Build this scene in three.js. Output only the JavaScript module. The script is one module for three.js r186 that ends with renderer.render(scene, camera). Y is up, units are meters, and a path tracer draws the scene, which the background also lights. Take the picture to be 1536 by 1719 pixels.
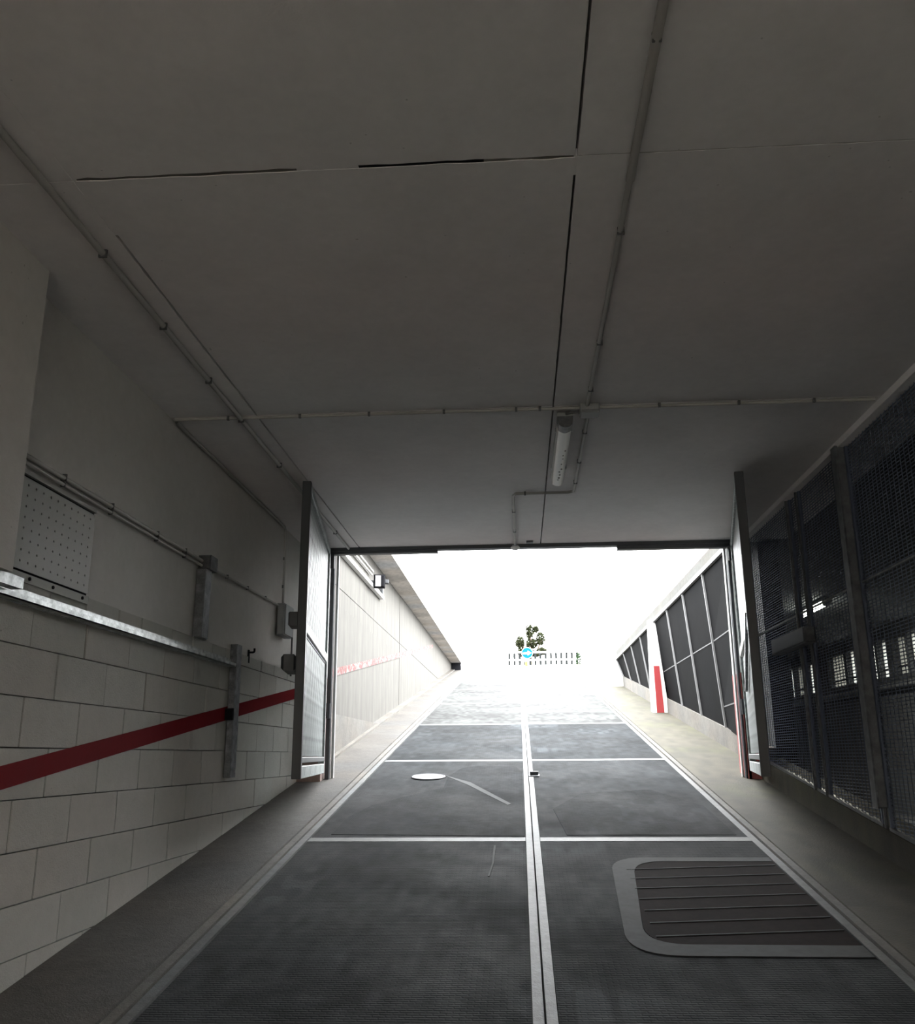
import * as THREE from 'three';
import { mergeGeometries } from 'three/addons/utils/BufferGeometryUtils.js';
import { RectAreaLightUniformsLib } from 'three/addons/lights/RectAreaLightUniformsLib.js';

// ------------------------------------------------------------------ camera, sky, exposure
const EYE = 1.457;                       // eye height above the ramp
const scene = new THREE.Scene();
const camera = new THREE.PerspectiveCamera(58.73, 1536 / 1719, 0.05, 300);
camera.position.set(0, EYE, 0);
camera.rotation.order = 'YXZ';
camera.rotation.set(0.26201, 0.06556, -0.006984);
scene.background = new THREE.Color().setRGB(0.97, 0.99, 1.0);   // bright overcast sky
scene.backgroundIntensity = 1.0;
const renderer = new THREE.WebGLRenderer({ antialias: true });
renderer.toneMapping = THREE.LinearToneMapping;
renderer.toneMappingExposure = 18;
renderer.shadowMap.enabled = true;
RectAreaLightUniformsLib.init();
const LAMP = 22;                         // brightness of the neighbouring garage lamp and the added fill lamps

// ------------------------------------------------------------------ helpers
const SLOPE = 0.14014;
const R = y => y + EYE;                                   // height measured from the eye -> world
const fy = z => (z > 3 ? -SLOPE * 3 : z < -31.5 ? SLOPE * 31.5 : -SLOPE * z);   // ramp surface
let seed = 7;
const rnd = () => { seed = (seed * 1664525 + 1013904223) >>> 0; return seed / 4294967296; };
const rr = (a, b) => a + (b - a) * rnd();
const taken = {};
function numbered(n) { const k = taken[n] = (taken[n] ?? -1) + 1; return k ? n + '_' + String(k).padStart(3, '0') : n; }

function uvm(g) {                                          // uv in metres by the way each face points
  if (g.index) g = g.toNonIndexed();
  const p = g.attributes.position, n = p.count, uv = new Float32Array(n * 2);
  const a = new THREE.Vector3(), b = new THREE.Vector3(), c = new THREE.Vector3();
  for (let i = 0; i < n; i += 3) {
    a.fromBufferAttribute(p, i); b.fromBufferAttribute(p, i + 1); c.fromBufferAttribute(p, i + 2);
    const N = b.clone().sub(a).cross(c.clone().sub(a));
    const ax = Math.abs(N.x), ay = Math.abs(N.y), az = Math.abs(N.z);
    [a, b, c].forEach((v, k) => {
      const [s, t] = ay >= ax && ay >= az ? [v.x, v.z] : ax >= az ? [v.z, v.y] : [v.x, v.y];
      uv[(i + k) * 2] = s; uv[(i + k) * 2 + 1] = t;
    });
  }
  g.setAttribute('uv', new THREE.BufferAttribute(uv, 2));
  if (!g.attributes.normal) g.computeVertexNormals();
  return g;
}
function hexa(b, t) {                                      // b, t: four corners each, going round
  const q = [[t[0], t[1], t[2], t[3]], [b[3], b[2], b[1], b[0]]];
  for (let i = 0; i < 4; i++) { const j = (i + 1) % 4; q.push([b[i], b[j], t[j], t[i]]); }
  const pos = [];
  for (const [p0, p1, p2, p3] of q) for (const p of [p0, p1, p2, p0, p2, p3]) pos.push(...p);
  const g = new THREE.BufferGeometry();
  g.setAttribute('position', new THREE.Float32BufferAttribute(pos, 3));
  g.computeVertexNormals();
  return uvm(g);
}
const box = (x0, x1, y0, y1, z0, z1) => {                  // plain box between bounds
  const g = new THREE.BoxGeometry(x1 - x0, y1 - y0, Math.abs(z1 - z0));
  g.translate((x0 + x1) / 2, (y0 + y1) / 2, (z0 + z1) / 2);
  return uvm(g);
};
function cbox(x0, x1, y0, y1, z0, z1, c = 0.004) {         // box with chamfered edges
  if (z1 < z0) [z0, z1] = [z1, z0];
  c = Math.min(c, (x1 - x0) * 0.4, (y1 - y0) * 0.4, (z1 - z0) * 0.4);
  const s = new THREE.Shape();
  s.moveTo(x0 + c, y0 + c); s.lineTo(x1 - c, y0 + c); s.lineTo(x1 - c, y1 - c); s.lineTo(x0 + c, y1 - c); s.closePath();
  const g = new THREE.ExtrudeGeometry(s, { depth: z1 - z0 - 2 * c, bevelEnabled: true, bevelThickness: c, bevelSize: c, bevelSegments: 1, curveSegments: 4 });
  g.translate(0, 0, z0 + c);
  return uvm(g);
}
// a piece lying on the ramp: top at ramp + up, thick th; z0 is the nearer end (larger z)
function slab(x0, x1, z0, z1, up = 0, th = 0.12) {
  if (z0 > 3.001 && z1 < 2.999) return mix([slab(x0, x1, z0, 3, up, th), slab(x0, x1, 3, z1, up, th)]);
  const y0 = fy(z0) + up, y1 = fy(z1) + up;
  return hexa([[x0, y0 - th, z0], [x1, y0 - th, z0], [x1, y1 - th, z1], [x0, y1 - th, z1]],
    [[x0, y0, z0], [x1, y0, z0], [x1, y1, z1], [x0, y1, z1]]);
}
function tube(pts, r, seg = 10) {                          // straight runs with round elbows
  const path = new THREE.CurvePath(), v = pts.map(p => new THREE.Vector3(...p));
  let prev = v[0];
  for (let i = 1; i < v.length; i++) {
    if (i === v.length - 1) { path.add(new THREE.LineCurve3(prev, v[i])); break; }
    const e = Math.min(r * 4, prev.distanceTo(v[i]) * 0.45, v[i].distanceTo(v[i + 1]) * 0.45);
    const a = v[i].clone().addScaledVector(prev.clone().sub(v[i]).normalize(), e);
    const b = v[i].clone().addScaledVector(v[i + 1].clone().sub(v[i]).normalize(), e);
    path.add(new THREE.LineCurve3(prev, a)); path.add(new THREE.QuadraticBezierCurve3(a, v[i], b)); prev = b;
  }
  return uvm(new THREE.TubeGeometry(path, 12 * v.length + 20, r, seg, false));
}
function cyl(r0, r1, h, at, seg = 20, axis = 'y') {
  const g = new THREE.CylinderGeometry(r0, r1, h, seg);
  if (axis === 'z') g.rotateX(Math.PI / 2); if (axis === 'x') g.rotateZ(Math.PI / 2);
  g.translate(...at); return uvm(g);
}
const mix = gs => mergeGeometries(gs.map(g => (g.index ? g.toNonIndexed() : g)));
function thing(name, label, category, group, kind) {
  const o = new THREE.Group(); o.name = numbered(name); o.userData = { label, category };
  if (group) o.userData.group = group;
  if (kind) o.userData.kind = kind;
  scene.add(o); return o;
}
const struct = (name, label, category) => thing(name, label, category, null, 'structure');
function part(name, geo, mat, parent, label, kind) {
  const m = new THREE.Mesh(geo, mat); m.name = name; parent.add(m);
  if (label) m.userData.label = label;
  if (kind) m.userData.kind = kind;
  return m;
}
function solo(name, geo, mat, label, category, group, kind) {
  const m = part(numbered(name), geo, mat, scene); m.userData = { label, category };
  if (group) m.userData.group = group;
  if (kind) m.userData.kind = kind;
  return m;
}

// ------------------------------------------------------------------ textures
function lattice(n, s) {                                   // tileable value noise on an n x n lattice
  let q = s >>> 0; const a = new Float32Array(n * n);
  for (let i = 0; i < a.length; i++) { q = (q * 1664525 + 1013904223) >>> 0; a[i] = q / 4294967296; }
  return (u, v) => {
    u = ((u % 1) + 1) % 1 * n; v = ((v % 1) + 1) % 1 * n;
    const i = Math.floor(u), j = Math.floor(v); let f = u - i, g = v - j;
    f = f * f * (3 - 2 * f); g = g * g * (3 - 2 * g);
    const i1 = (i + 1) % n, j1 = (j + 1) % n, I = i % n, J = j % n;
    return (a[J * n + I] * (1 - f) + a[J * n + i1] * f) * (1 - g) + (a[j1 * n + I] * (1 - f) + a[j1 * n + i1] * f) * g;
  };
}
function tex(size, fn, tile, srgb = true, sizeV = size, tileV = tile) {
  const d = new Uint8Array(size * sizeV * 4);
  for (let j = 0; j < sizeV; j++) for (let i = 0; i < size; i++) {
    let c = fn(i / size, j / sizeV); if (!Array.isArray(c)) c = [c, c, c];
    const k = (j * size + i) * 4;
    for (let m = 0; m < 3; m++) d[k + m] = Math.max(0, Math.min(255, c[m] * 255));
    d[k + 3] = c.length > 3 ? Math.max(0, Math.min(255, c[3] * 255)) : 255;
  }
  const t = new THREE.DataTexture(d, size, sizeV, THREE.RGBAFormat);
  t.wrapS = t.wrapT = THREE.RepeatWrapping; t.magFilter = THREE.LinearFilter; t.minFilter = THREE.LinearMipmapLinearFilter;
  t.generateMipmaps = true; t.repeat.set(1 / tile, 1 / tileV); t.needsUpdate = true;
  if (srgb) t.colorSpace = THREE.SRGBColorSpace;
  return t;
}
const n4 = lattice(4, 11), n8 = lattice(8, 12), n16 = lattice(16, 13), n32 = lattice(32, 14), n64 = lattice(64, 15), n128 = lattice(128, 16), n256 = lattice(256, 17);
const fbm = (u, v) => 0.35 * n8(u, v) + 0.25 * n16(u, v) + 0.18 * n32(u, v) + 0.12 * n64(u, v) + 0.1 * n128(u, v);
const fine = (u, v) => 0.5 * n256(u, v) + 0.3 * n128(u, v) + 0.2 * n64(u, v);
const paintTex = tex(1024, (u, v) => {                     // old whitewash: soft patches, a little dirt, specks
  const a = 0.93 + 0.07 * (fbm(u, v) - 0.5) + 0.03 * (fine(u, v) - 0.5);
  const h = n4(u, v) - 0.5, s = n256(u * 1.0, v) > 0.985 && n64(v, u) > 0.75 ? 0.75 : 1;
  return [a * s * (1 + 0.03 * h), a * s * (1 - 0.012 * h), a * s * (1 - 0.02 * h)];
}, 5);
const concreteTex = tex(1024, (u, v) => {
  const a = 0.82 + 0.3 * (fbm(u, v) - 0.5) + 0.14 * (fine(u, v) - 0.5);
  const h = n8(v, u) - 0.5;
  return [a * (1 + 0.05 * h), a, a * (1 - 0.06 * h)];
}, 4);
const grainBump = tex(512, (u, v) => 0.5 + 0.6 * (fine(u, v) - 0.5) + 0.5 * (fbm(u, v) - 0.5), 0.9, false);
const boardTex = tex(1024, (u, v) => {                     // board-marked concrete, boards upright
  const k = Math.floor(u * 24), w = u * 24 - k;
  const t = 0.5 + 0.5 * Math.sin(k * 12.9898 + 3) * Math.cos(k * 4.1);
  const run = n64(u * 2, v * 0.25);
  const a = 0.84 + 0.07 * (t - 0.5) + 0.1 * (run - 0.5) + 0.1 * (fbm(u, v) - 0.5) - (w < 0.05 ? 0.05 : 0);
  return [a * 1.01, a, a * 0.975];
}, 3.2);
const boardBump = tex(1024, (u, v) => {
  const k = Math.floor(u * 24), w = u * 24 - k;
  return 0.5 + 0.25 * Math.sin(k * 7.7) + (w < 0.06 ? -0.25 : 0) + 0.15 * (n128(u, v * 0.2) - 0.5);
}, 3.2, false);
const laneTex = tex(1024, (u, v) => {                      // worn dark lane: polished, dusty and stained patches
  const p = fbm(u, v), q = n8(v + 0.3, u + 0.1), s = n128(u, v * 0.35);
  let a = 0.66 + 0.55 * (p - 0.5) + 0.22 * (s - 0.5);
  if (q > 0.62) a += 0.2 * Math.min(1, (q - 0.62) / 0.1) * (s + n32(u, v * 0.3) > 1.0 ? 1 : 0.35);
  a = Math.max(0.28, Math.min(1, a));
  return [a * 0.985, a, a * 1.0];
}, 7);
const laneRough = tex(512, (u, v) => {
  const q = fbm(v + 0.2, u + 0.4);
  return 0.93 + 0.3 * (q - 0.5) + 0.12 * (fine(u, v) - 0.5);
}, 6, false);
const ribBump = tex(1000, (u, v) => {                      // short staggered rolled-in dashes, 2 cm apart
  const row = Math.floor(v * 50), f = v * 50 - row, c = u * 20 + (row % 2) * 0.5, g = c - Math.floor(c);
  const w = n32(u, v);
  const dash = Math.max(0, Math.sin(Math.PI * f)) ** 2 * (g < 0.85 ? 1 : 0.3);
  return 0.15 + 0.6 * dash * Math.min(1, 0.25 + 1.1 * w) + 0.2 * (fine(u, v) - 0.5);
}, 1.0, false);
const sideTex = tex(1024, (u, v) => {                      // dusty side strips with moss and silt drifts
  const p = fbm(u, v), s = n64(u, v * 0.4), m = n8(v + 0.5, u);
  const a = 0.76 + 0.32 * (p - 0.5) + 0.16 * (s - 0.5);
  const g = Math.max(0, Math.min(1, (m - 0.5) * 4)) * (s > 0.4 ? 1 : 0.5);
  return [a * (1 - 0.06 * g), a * (1 - 0.02 * g), a * (0.97 - 0.12 * g)];
}, 5);
const wornTex = tex(1024, (u, v) => {                      // faded red line, paint scratched off down to the concrete
  const s = n64(u * 1.0, v * 0.2) * 0.6 + n128(u, v) * 0.4 + 0.25 * (n16(u, 0.3) - 0.5);
  return s > 0.5 ? [0.86, 0.85, 0.83] : [0.83, 0.47, 0.45];
}, 2.4, true, 256, 0.3);
const galvTex = tex(256, (u, v) => 0.85 + 0.25 * (n16(u, v) - 0.5) + 0.12 * (n64(u, v) - 0.5), 0.5);

const M = {};
const mat = (name, r, g, b, rough = 0.85, extra = {}) => (M[name] = new THREE.MeshStandardMaterial({ color: new THREE.Color().setRGB(r, g, b), roughness: rough, ...extra }));
mat('ceiling', 0.90, 0.855, 0.85, 0.9, { map: paintTex, bumpMap: grainBump, bumpScale: 0.0006 });
mat('paint', 0.72, 0.69, 0.655, 0.85, { map: paintTex, bumpMap: grainBump, bumpScale: 0.001 });
mat('blockA', 0.56, 0.553, 0.513, 0.9, { map: paintTex, bumpMap: grainBump, bumpScale: 0.0035 });
mat('blockB', 0.535, 0.53, 0.488, 0.9, { map: paintTex, bumpMap: grainBump, bumpScale: 0.0035 });
mat('blockC', 0.55, 0.532, 0.49, 0.9, { map: paintTex, bumpMap: grainBump, bumpScale: 0.0035 });
mat('mortar', 0.42, 0.41, 0.38, 0.95, { map: concreteTex });
M.red = new THREE.MeshPhysicalMaterial({ color: new THREE.Color().setRGB(0.215, 0.009, 0.014), roughness: 0.9, specularIntensity: 0.2, map: paintTex });
mat('redBright', 0.29, 0.03, 0.032, 0.9, { map: paintTex });
mat('redFaded', 0.55, 0.40, 0.365, 0.8, { map: concreteTex });
mat('worn', 0.195, 0.195, 0.195, 0.85, { map: wornTex });
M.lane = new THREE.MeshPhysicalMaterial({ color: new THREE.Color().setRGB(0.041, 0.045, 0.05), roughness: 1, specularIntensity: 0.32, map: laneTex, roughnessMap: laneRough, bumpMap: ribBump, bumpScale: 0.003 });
M.laneGlare = new THREE.MeshPhysicalMaterial({ color: new THREE.Color().setRGB(0.125, 0.124, 0.122), roughness: 0.95, specularIntensity: 0.4, map: laneTex, bumpMap: grainBump, bumpScale: 0.002 });  // paler colour puts the glare on the upper ramp into the slabs
M.joint = new THREE.MeshPhysicalMaterial({ color: new THREE.Color().setRGB(0.17, 0.175, 0.174), roughness: 0.62, specularIntensity: 0.7, map: concreteTex, bumpMap: grainBump, bumpScale: 0.002 });
mat('sideL', 0.10, 0.09, 0.081, 0.85, { map: concreteTex, bumpMap: grainBump, bumpScale: 0.004 });
mat('side', 0.09, 0.078, 0.054, 0.85, { map: sideTex, bumpMap: grainBump, bumpScale: 0.004 });
mat('kerb', 0.148, 0.135, 0.119, 0.8, { map: concreteTex, bumpMap: grainBump, bumpScale: 0.003 });
mat('concrete', 0.45, 0.44, 0.415, 0.9, { map: concreteTex, bumpMap: grainBump, bumpScale: 0.002 });
mat('soffit', 0.78, 0.745, 0.71, 0.9, { map: concreteTex, bumpMap: grainBump, bumpScale: 0.002 });
mat('board', 0.125, 0.119, 0.112, 0.9, { map: boardTex, bumpMap: boardBump, bumpScale: 0.004 });
mat('earth', 0.30, 0.29, 0.27, 0.95, { map: concreteTex });
mat('void', 0.05, 0.05, 0.05, 0.95);
mat('pipe', 0.40, 0.385, 0.365, 0.55);
mat('clip', 0.10, 0.10, 0.10, 0.6);
mat('galv', 0.62, 0.64, 0.64, 0.42, { map: galvTex, metalness: 0.35 });
mat('zinc', 0.66, 0.685, 0.68, 0.5, { metalness: 1, map: galvTex });
mat('galvDark', 0.25, 0.26, 0.28, 0.45, { map: galvTex, metalness: 0.3 });
mat('steelDark', 0.05, 0.053, 0.06, 0.5);
mat('steelGrey', 0.13, 0.135, 0.145, 0.5, { map: galvTex });
mat('leafPaint', 0.43, 0.475, 0.47, 0.5, { map: galvTex });
M.black = new THREE.MeshPhysicalMaterial({ color: new THREE.Color().setRGB(0.008, 0.008, 0.01), roughness: 0.8, specularIntensity: 0.25 });
mat('meshWire', 0.085, 0.105, 0.155, 0.6);
M.panelDark = new THREE.MeshPhysicalMaterial({ color: new THREE.Color().setRGB(0.006, 0.0062, 0.0068), roughness: 0.9, specularIntensity: 0.06, map: concreteTex });
mat('frameGrey', 0.20, 0.20, 0.20, 0.6);
mat('seam', 0.06, 0.06, 0.062, 0.7);
mat('coping', 0.085, 0.082, 0.07, 0.9, { map: concreteTex });
mat('white', 0.80, 0.80, 0.79, 0.5);
mat('whiteWorn', 0.72, 0.715, 0.70, 0.7, { map: paintTex });
mat('boxGrey', 0.30, 0.31, 0.31, 0.55);
mat('lens', 0.82, 0.82, 0.78, 0.35);
mat('dirt', 0.16, 0.15, 0.13, 0.9);
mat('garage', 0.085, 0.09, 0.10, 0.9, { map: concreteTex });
M.blue = new THREE.MeshPhysicalMaterial({ color: new THREE.Color().setRGB(0.002, 0.07, 0.19), roughness: 0.8, specularIntensity: 0.15 });
mat('yellow', 0.16, 0.14, 0.02, 0.8);
mat('bark', 0.13, 0.10, 0.07, 0.9);
M.leafA = new THREE.MeshPhysicalMaterial({ color: new THREE.Color().setRGB(0.024, 0.028, 0.014), roughness: 0.95, specularIntensity: 0.1 });
M.leafB = new THREE.MeshPhysicalMaterial({ color: new THREE.Color().setRGB(0.02, 0.04, 0.017), roughness: 0.95, specularIntensity: 0.1 });
mat('terracotta', 0.12, 0.055, 0.035, 0.8);
M.picket = new THREE.MeshPhysicalMaterial({ color: new THREE.Color().setRGB(0.02, 0.022, 0.022), roughness: 0.9, specularIntensity: 0.1 });
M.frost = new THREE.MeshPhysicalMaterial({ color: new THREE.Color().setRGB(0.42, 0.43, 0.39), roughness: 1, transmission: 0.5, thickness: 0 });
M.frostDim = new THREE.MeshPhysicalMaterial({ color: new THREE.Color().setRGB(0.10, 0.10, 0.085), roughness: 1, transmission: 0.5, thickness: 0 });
M.tube = new THREE.MeshStandardMaterial({ color: 0xffffff, emissive: new THREE.Color().setRGB(0.95, 1, 0.86), emissiveIntensity: 1.6, roughness: 0.5 });

// ------------------------------------------------------------------ main dimensions
const XL = -2.07, XR = 2.17, HC = R(2.0), ZG = -8.75, ZB = 16;      // walls, ceiling, gate plane
const JOINTS = [4.05, 0.55, -2.95, -6.5, -10.05, -13.55, -17.05, -20.55, -24.05, -27.55, -31.5];

// ------------------------------------------------------------------ floor
{
  const f = struct('floor', 'dark ribbed two-lane ramp floor with pale joints and centre drain', 'floor');
  part('sub_base', mix([slab(-2.6, 2.6, ZB, 3, -0.03, 0.3), slab(-2.6, 2.6, 3, -31.5, -0.03, 0.3)]), M.void, f);
  const G = 0.003;
  for (let i = 0; i + 1 < JOINTS.length; i++) {
    const z0 = JOINTS[i] - 0.055, z1 = JOINTS[i + 1] + 0.055;
    part('lane_slab', slab(-1.46 + G, 0.02 - G, z0 - G, z1 + G, 0, 0.1), z0 < -13 ? M.laneGlare : M.lane, f);  // upper slabs take the colour that carries the glare
    part('lane_slab', slab(0.112 + G, 1.50 - G, z0 - G, z1 + G, 0, 0.1), z0 < -13 ? M.laneGlare : M.lane, f);
  }
  part('lane_slab', slab(-1.46, 1.5, ZB, 4.1, 0, 0.1), M.concrete, f);  // unseen floor behind the viewer, made pale to bounce more light
  for (const z of JOINTS) {
    part('joint_strip', slab(-1.46, 0.02 - G, z + 0.053, z - 0.053, 0.002, 0.08), M.joint, f);
    part('joint_strip', slab(0.112 + G, 1.5, z + 0.053, z - 0.053, 0.002, 0.08), M.joint, f);
  }
  // centre drain: two pale strips beside an open slot
  part('drain_strip', slab(0.02, 0.0615, ZB, -31.5, 0.004, 0.1), M.joint, f);
  part('drain_strip', slab(0.0705, 0.112, ZB, -31.5, 0.004, 0.1), M.joint, f);
  // side gutters: inner strip, slot, outer strip, then the side walk
  part('gutter_strip', slab(1.50, 1.545, ZB, -31.5, 0.003, 0.1), M.joint, f);
  part('gutter_strip', slab(1.556, 1.60, ZB, -31.5, 0.012, 0.1), M.kerb, f);
  part('gutter_strip', slab(-1.505, -1.46, ZB, -31.5, 0.012, 0.1), M.joint, f);
  part('gutter_strip', slab(-1.56, -1.514, ZB, -31.5, 0.018, 0.1), M.kerb, f);
  part('side_strip', slab(1.602, 2.45, ZB, -31.5, 0.02, 0.1), M.side, f);
  part('side_strip', slab(-2.45, -1.562, ZB, -31.5, 0.03, 0.1), M.sideL, f);
  // windscreen reflection laid as a coloured, rimmed shape on the near right lane
  const ring = new THREE.Shape(); const rs = (s, x0, x1, z0, z1, r) => {
    s.moveTo(x1, z0); s.lineTo(x0 + r, z0); s.quadraticCurveTo(x0, z0, x0, z0 + r * 1.1); s.lineTo(x0 + 0.06, z1 - r); s.quadraticCurveTo(x0 + 0.09, z1, x0 + r + 0.06, z1); s.lineTo(x1, z1);
  };
  rs(ring, 0.46, 1.49, 4.36, 6.02, 0.24);
  ring.lineTo(1.49, 5.93); ring.lineTo(0.85, 5.93); ring.quadraticCurveTo(0.67, 5.93, 0.64, 5.7); ring.lineTo(0.555, 4.72); ring.quadraticCurveTo(0.55, 4.5, 0.75, 4.5); ring.lineTo(1.49, 4.5);
  const lay = (g, up) => { const p = g.attributes.position; for (let i = 0; i < p.count; i++) { const x = p.getX(i), z = -p.getY(i), h = p.getZ(i); p.setXYZ(i, x, fy(z) + up + h, z); } g.computeVertexNormals(); return uvm(g); };
  part('reflection_rim', lay(new THREE.ExtrudeGeometry(ring, { depth: 0.004, bevelEnabled: false, curveSegments: 10 }), 0), mat('rim', 0.048, 0.051, 0.052, 0.9, { map: concreteTex }), f, 'pale rounded rim of the painted windscreen reflection');
  const pit = new THREE.Shape(); rs(pit, 0.56, 1.49, 4.5, 5.93, 0.2); pit.closePath();
  part('reflection_slab', lay(new THREE.ExtrudeGeometry(pit, { depth: 0.002, bevelEnabled: false, curveSegments: 10 }), 0), Object.assign(M, { patch: new THREE.MeshPhysicalMaterial({ color: new THREE.Color().setRGB(0.022, 0.013, 0.012), roughness: 0.95, specularIntensity: 0.12, map: concreteTex }) }).patch, f, 'dark reddish middle of the painted windscreen reflection');
  // dark resurfaced area round the manhole, chalky scuffs
  const flat = (pts, h) => { const q = new THREE.Shape(); pts.forEach(([x, d], i) => (i ? q.lineTo(x, d) : q.moveTo(x, d))); q.closePath(); return lay(new THREE.ExtrudeGeometry(q, { depth: h, bevelEnabled: false }), 0); };
  M.laneDark = new THREE.MeshPhysicalMaterial({ color: new THREE.Color().setRGB(0.019, 0.0225, 0.0275), roughness: 1, specularIntensity: 0.3, map: laneTex, roughnessMap: laneRough, bumpMap: ribBump, bumpScale: 0.003 });
  part('lane_patch', flat([[-0.702, 9.035], [-0.602, 9.532], [-0.458, 9.68], [-0.055, 9.625], [0.004, 9.253], [0.012, 6.594], [-1.338, 6.656], [-1.322, 7.223], [-1.212, 7.675], [-0.947, 8.104], [-0.696, 8.465]], 0.0025), M.laneDark, f, 'darker resurfaced area in the left lane');
  part('lane_patch', flat([[0.3, 6.62], [1.44, 6.62], [1.42, 7.6], [1.1, 8.3], [0.5, 8.15], [0.24, 7.5]], 0.0025), M.laneDark, f, 'darker resurfaced area in the right lane');
  part('scuff_mark', flat([[-0.742, 9.104], [-0.468, 8.702], [-0.089, 7.703], [-0.118, 7.656], [-0.489, 8.58]], 0.004), M.rim, f);
  part('scuff_mark', flat([[-0.192, 6.328], [-0.191, 5.884], [-0.207, 5.599], [-0.197, 5.599], [-0.18, 5.884], [-0.18, 6.328]], 0.004), M.rim, f);
  for (let i = 0; i < 7; i++) {  // stripes of the windscreen reflection, built as thin ribs
    const z = -4.6 - i * 0.19;
    part('reflection_rib', hexa([[0.6, fy(z), z], [1.48, fy(z - 0.1), z - 0.1], [1.48, fy(z - 0.11), z - 0.11], [0.6, fy(z - 0.01), z - 0.01]].map(p => [p[0], p[1] - 0.01, p[2]]),
      [[0.6, fy(z), z], [1.48, fy(z - 0.1), z - 0.1], [1.48, fy(z - 0.11), z - 0.11], [0.6, fy(z - 0.01), z - 0.01]].map(p => [p[0], p[1] + 0.005, p[2]])), M.rim, f);
  }
}
{ // manhole and gate stop
  const tilt = o => { o.rotation.x = Math.atan(SLOPE); };
  const m = thing('manhole_cover', 'small pale round manhole cover in the left lane', 'manhole');
  m.position.set(-0.886, fy(-9.0), -9.0); tilt(m);
  part('cover', cyl(0.145, 0.145, 0.012, [0, 0.004, 0], 32), mat('cover', 0.085, 0.083, 0.079, 0.5, { map: concreteTex }), m);
  const t = new THREE.TorusGeometry(0.155, 0.009, 8, 40); t.rotateX(Math.PI / 2); t.translate(0, 0.004, 0);
  part('ring', uvm(t), M.steelDark, m);
  const s = thing('gate_stop', 'small dark steel gate stop beside the centre drain', 'gate stop');
  s.position.set(0.12, fy(-9.04), -9.04); tilt(s);
  part('plate', cbox(-0.05, 0.05, 0, 0.012, -0.05, 0.05, 0.003), M.galvDark, s);
  part('catch', cbox(-0.04, 0.04, 0.012, 0.045, -0.012, 0.012, 0.004), M.steelDark, s);
}

// ------------------------------------------------------------------ ceiling
{
  const c = struct('ceiling', 'whitewashed concrete ceiling slabs with dark open joints', 'ceiling');
  part('slab_core', box(-2.6, 6.6, HC + 0.05, HC + 0.4, ZB + 0.3, -8.95), M.concrete, c);
  part('slab_core', box(2.45, 6.6, HC + 0.05, HC + 0.4, -8.95, -24.5), M.concrete, c);
  // ceiling panels with slightly ragged edges
  function panel(x0, x1, z0, z1, rag) {                    // rag: jitter of [near, far, left, right] edges
    const s = new THREE.Shape(), pts = [];
    const edge = (ax, az, bx, bz, j) => { const L = Math.hypot(bx - ax, bz - az), n = j ? Math.max(1, Math.round(L / 0.05)) : 1; for (let i = 0; i < n; i++) { const t = i / n, q = i && j ? (rnd() < 0.3 ? rnd() * j * 2 : rnd() * j) : 0; const nx = -(bz - az) / L, nz = (bx - ax) / L; pts.push([ax + (bx - ax) * t + nx * q, az + (bz - az) * t + nz * q]); } };
    edge(x0, z0, x1, z0, rag[0]); edge(x1, z0, x1, z1, rag[3]); edge(x1, z1, x0, z1, rag[1]); edge(x0, z1, x0, z0, rag[2]);
    pts.forEach(([x, z], i) => (i ? s.lineTo(x, z) : s.moveTo(x, z)));
    const g = new THREE.ExtrudeGeometry(s, { depth: 0.05, bevelEnabled: false });
    const p = g.attributes.position;                        // shape plane (x, depth) -> (x, z), extrusion -> up
    for (let i = 0; i < p.count; i++) { const x = p.getX(i), d = p.getY(i), h = p.getZ(i); p.setXYZ(i, x, HC + h, -d); }
    g.computeVertexNormals();
    part('ceiling_panel', uvm(g), M.ceiling, c);
  }
  const g = 0.004;
  // d = distance ahead of the eye
  for (const [d0, d1, near, far] of [[-ZB, 2.737, 0, 0.004], [2.748, 5.075, 0.005, 0], [5.085, 8.72, 0, 0]]) {
    panel(-2.6, -1.553, d0, d1, [0, 0, 0, 0.002]);
    panel(-1.543, 0.24 - g, d0, d1, [near, far, 0.001, 0.0016]);
    panel(0.24 + g, 2.6, d0 - (near ? 0.006 : 0), d1, [near * 0.4, 0, 0.0012, 0]);
  }
  // joint fillings: pale mortar where the joints are painted over, black dirt where they stand open
  const fill = (x0, x1, z0, z1, m, up) => part('joint_filling', box(x0, x1, HC + up, HC + 0.03, z0, z1), m, c);
  fill(-1.556, -1.54, -1.95, -3.1, M.ceiling, 0.0015); 
  fill(-0.74, -0.52, -2.732, -2.753, M.ceiling, 0.001);
  fill(-1.54, -0.74, -2.732, -2.753, M.dirt, 0.003); fill(-0.52, -0.08, -2.730, -2.756, M.black, 0.002); fill(-0.08, 0.236, -2.732, -2.753, M.dirt, 0.003);
  fill(0.244, 2.6, -2.732, -2.756, M.pipe, 0.0015); 
  fill(-2.6, -1.556, -2.732, -2.753, M.ceiling, 0.001);
  fill(0.232, 0.248, -2.74, -2.85, M.ceiling, 0.0015);
  // the garage beside the ramp
  part('garage_soffit', box(2.6, 6.4, HC, HC + 0.05, ZB, -24.3), M.garage, c);
}

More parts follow.
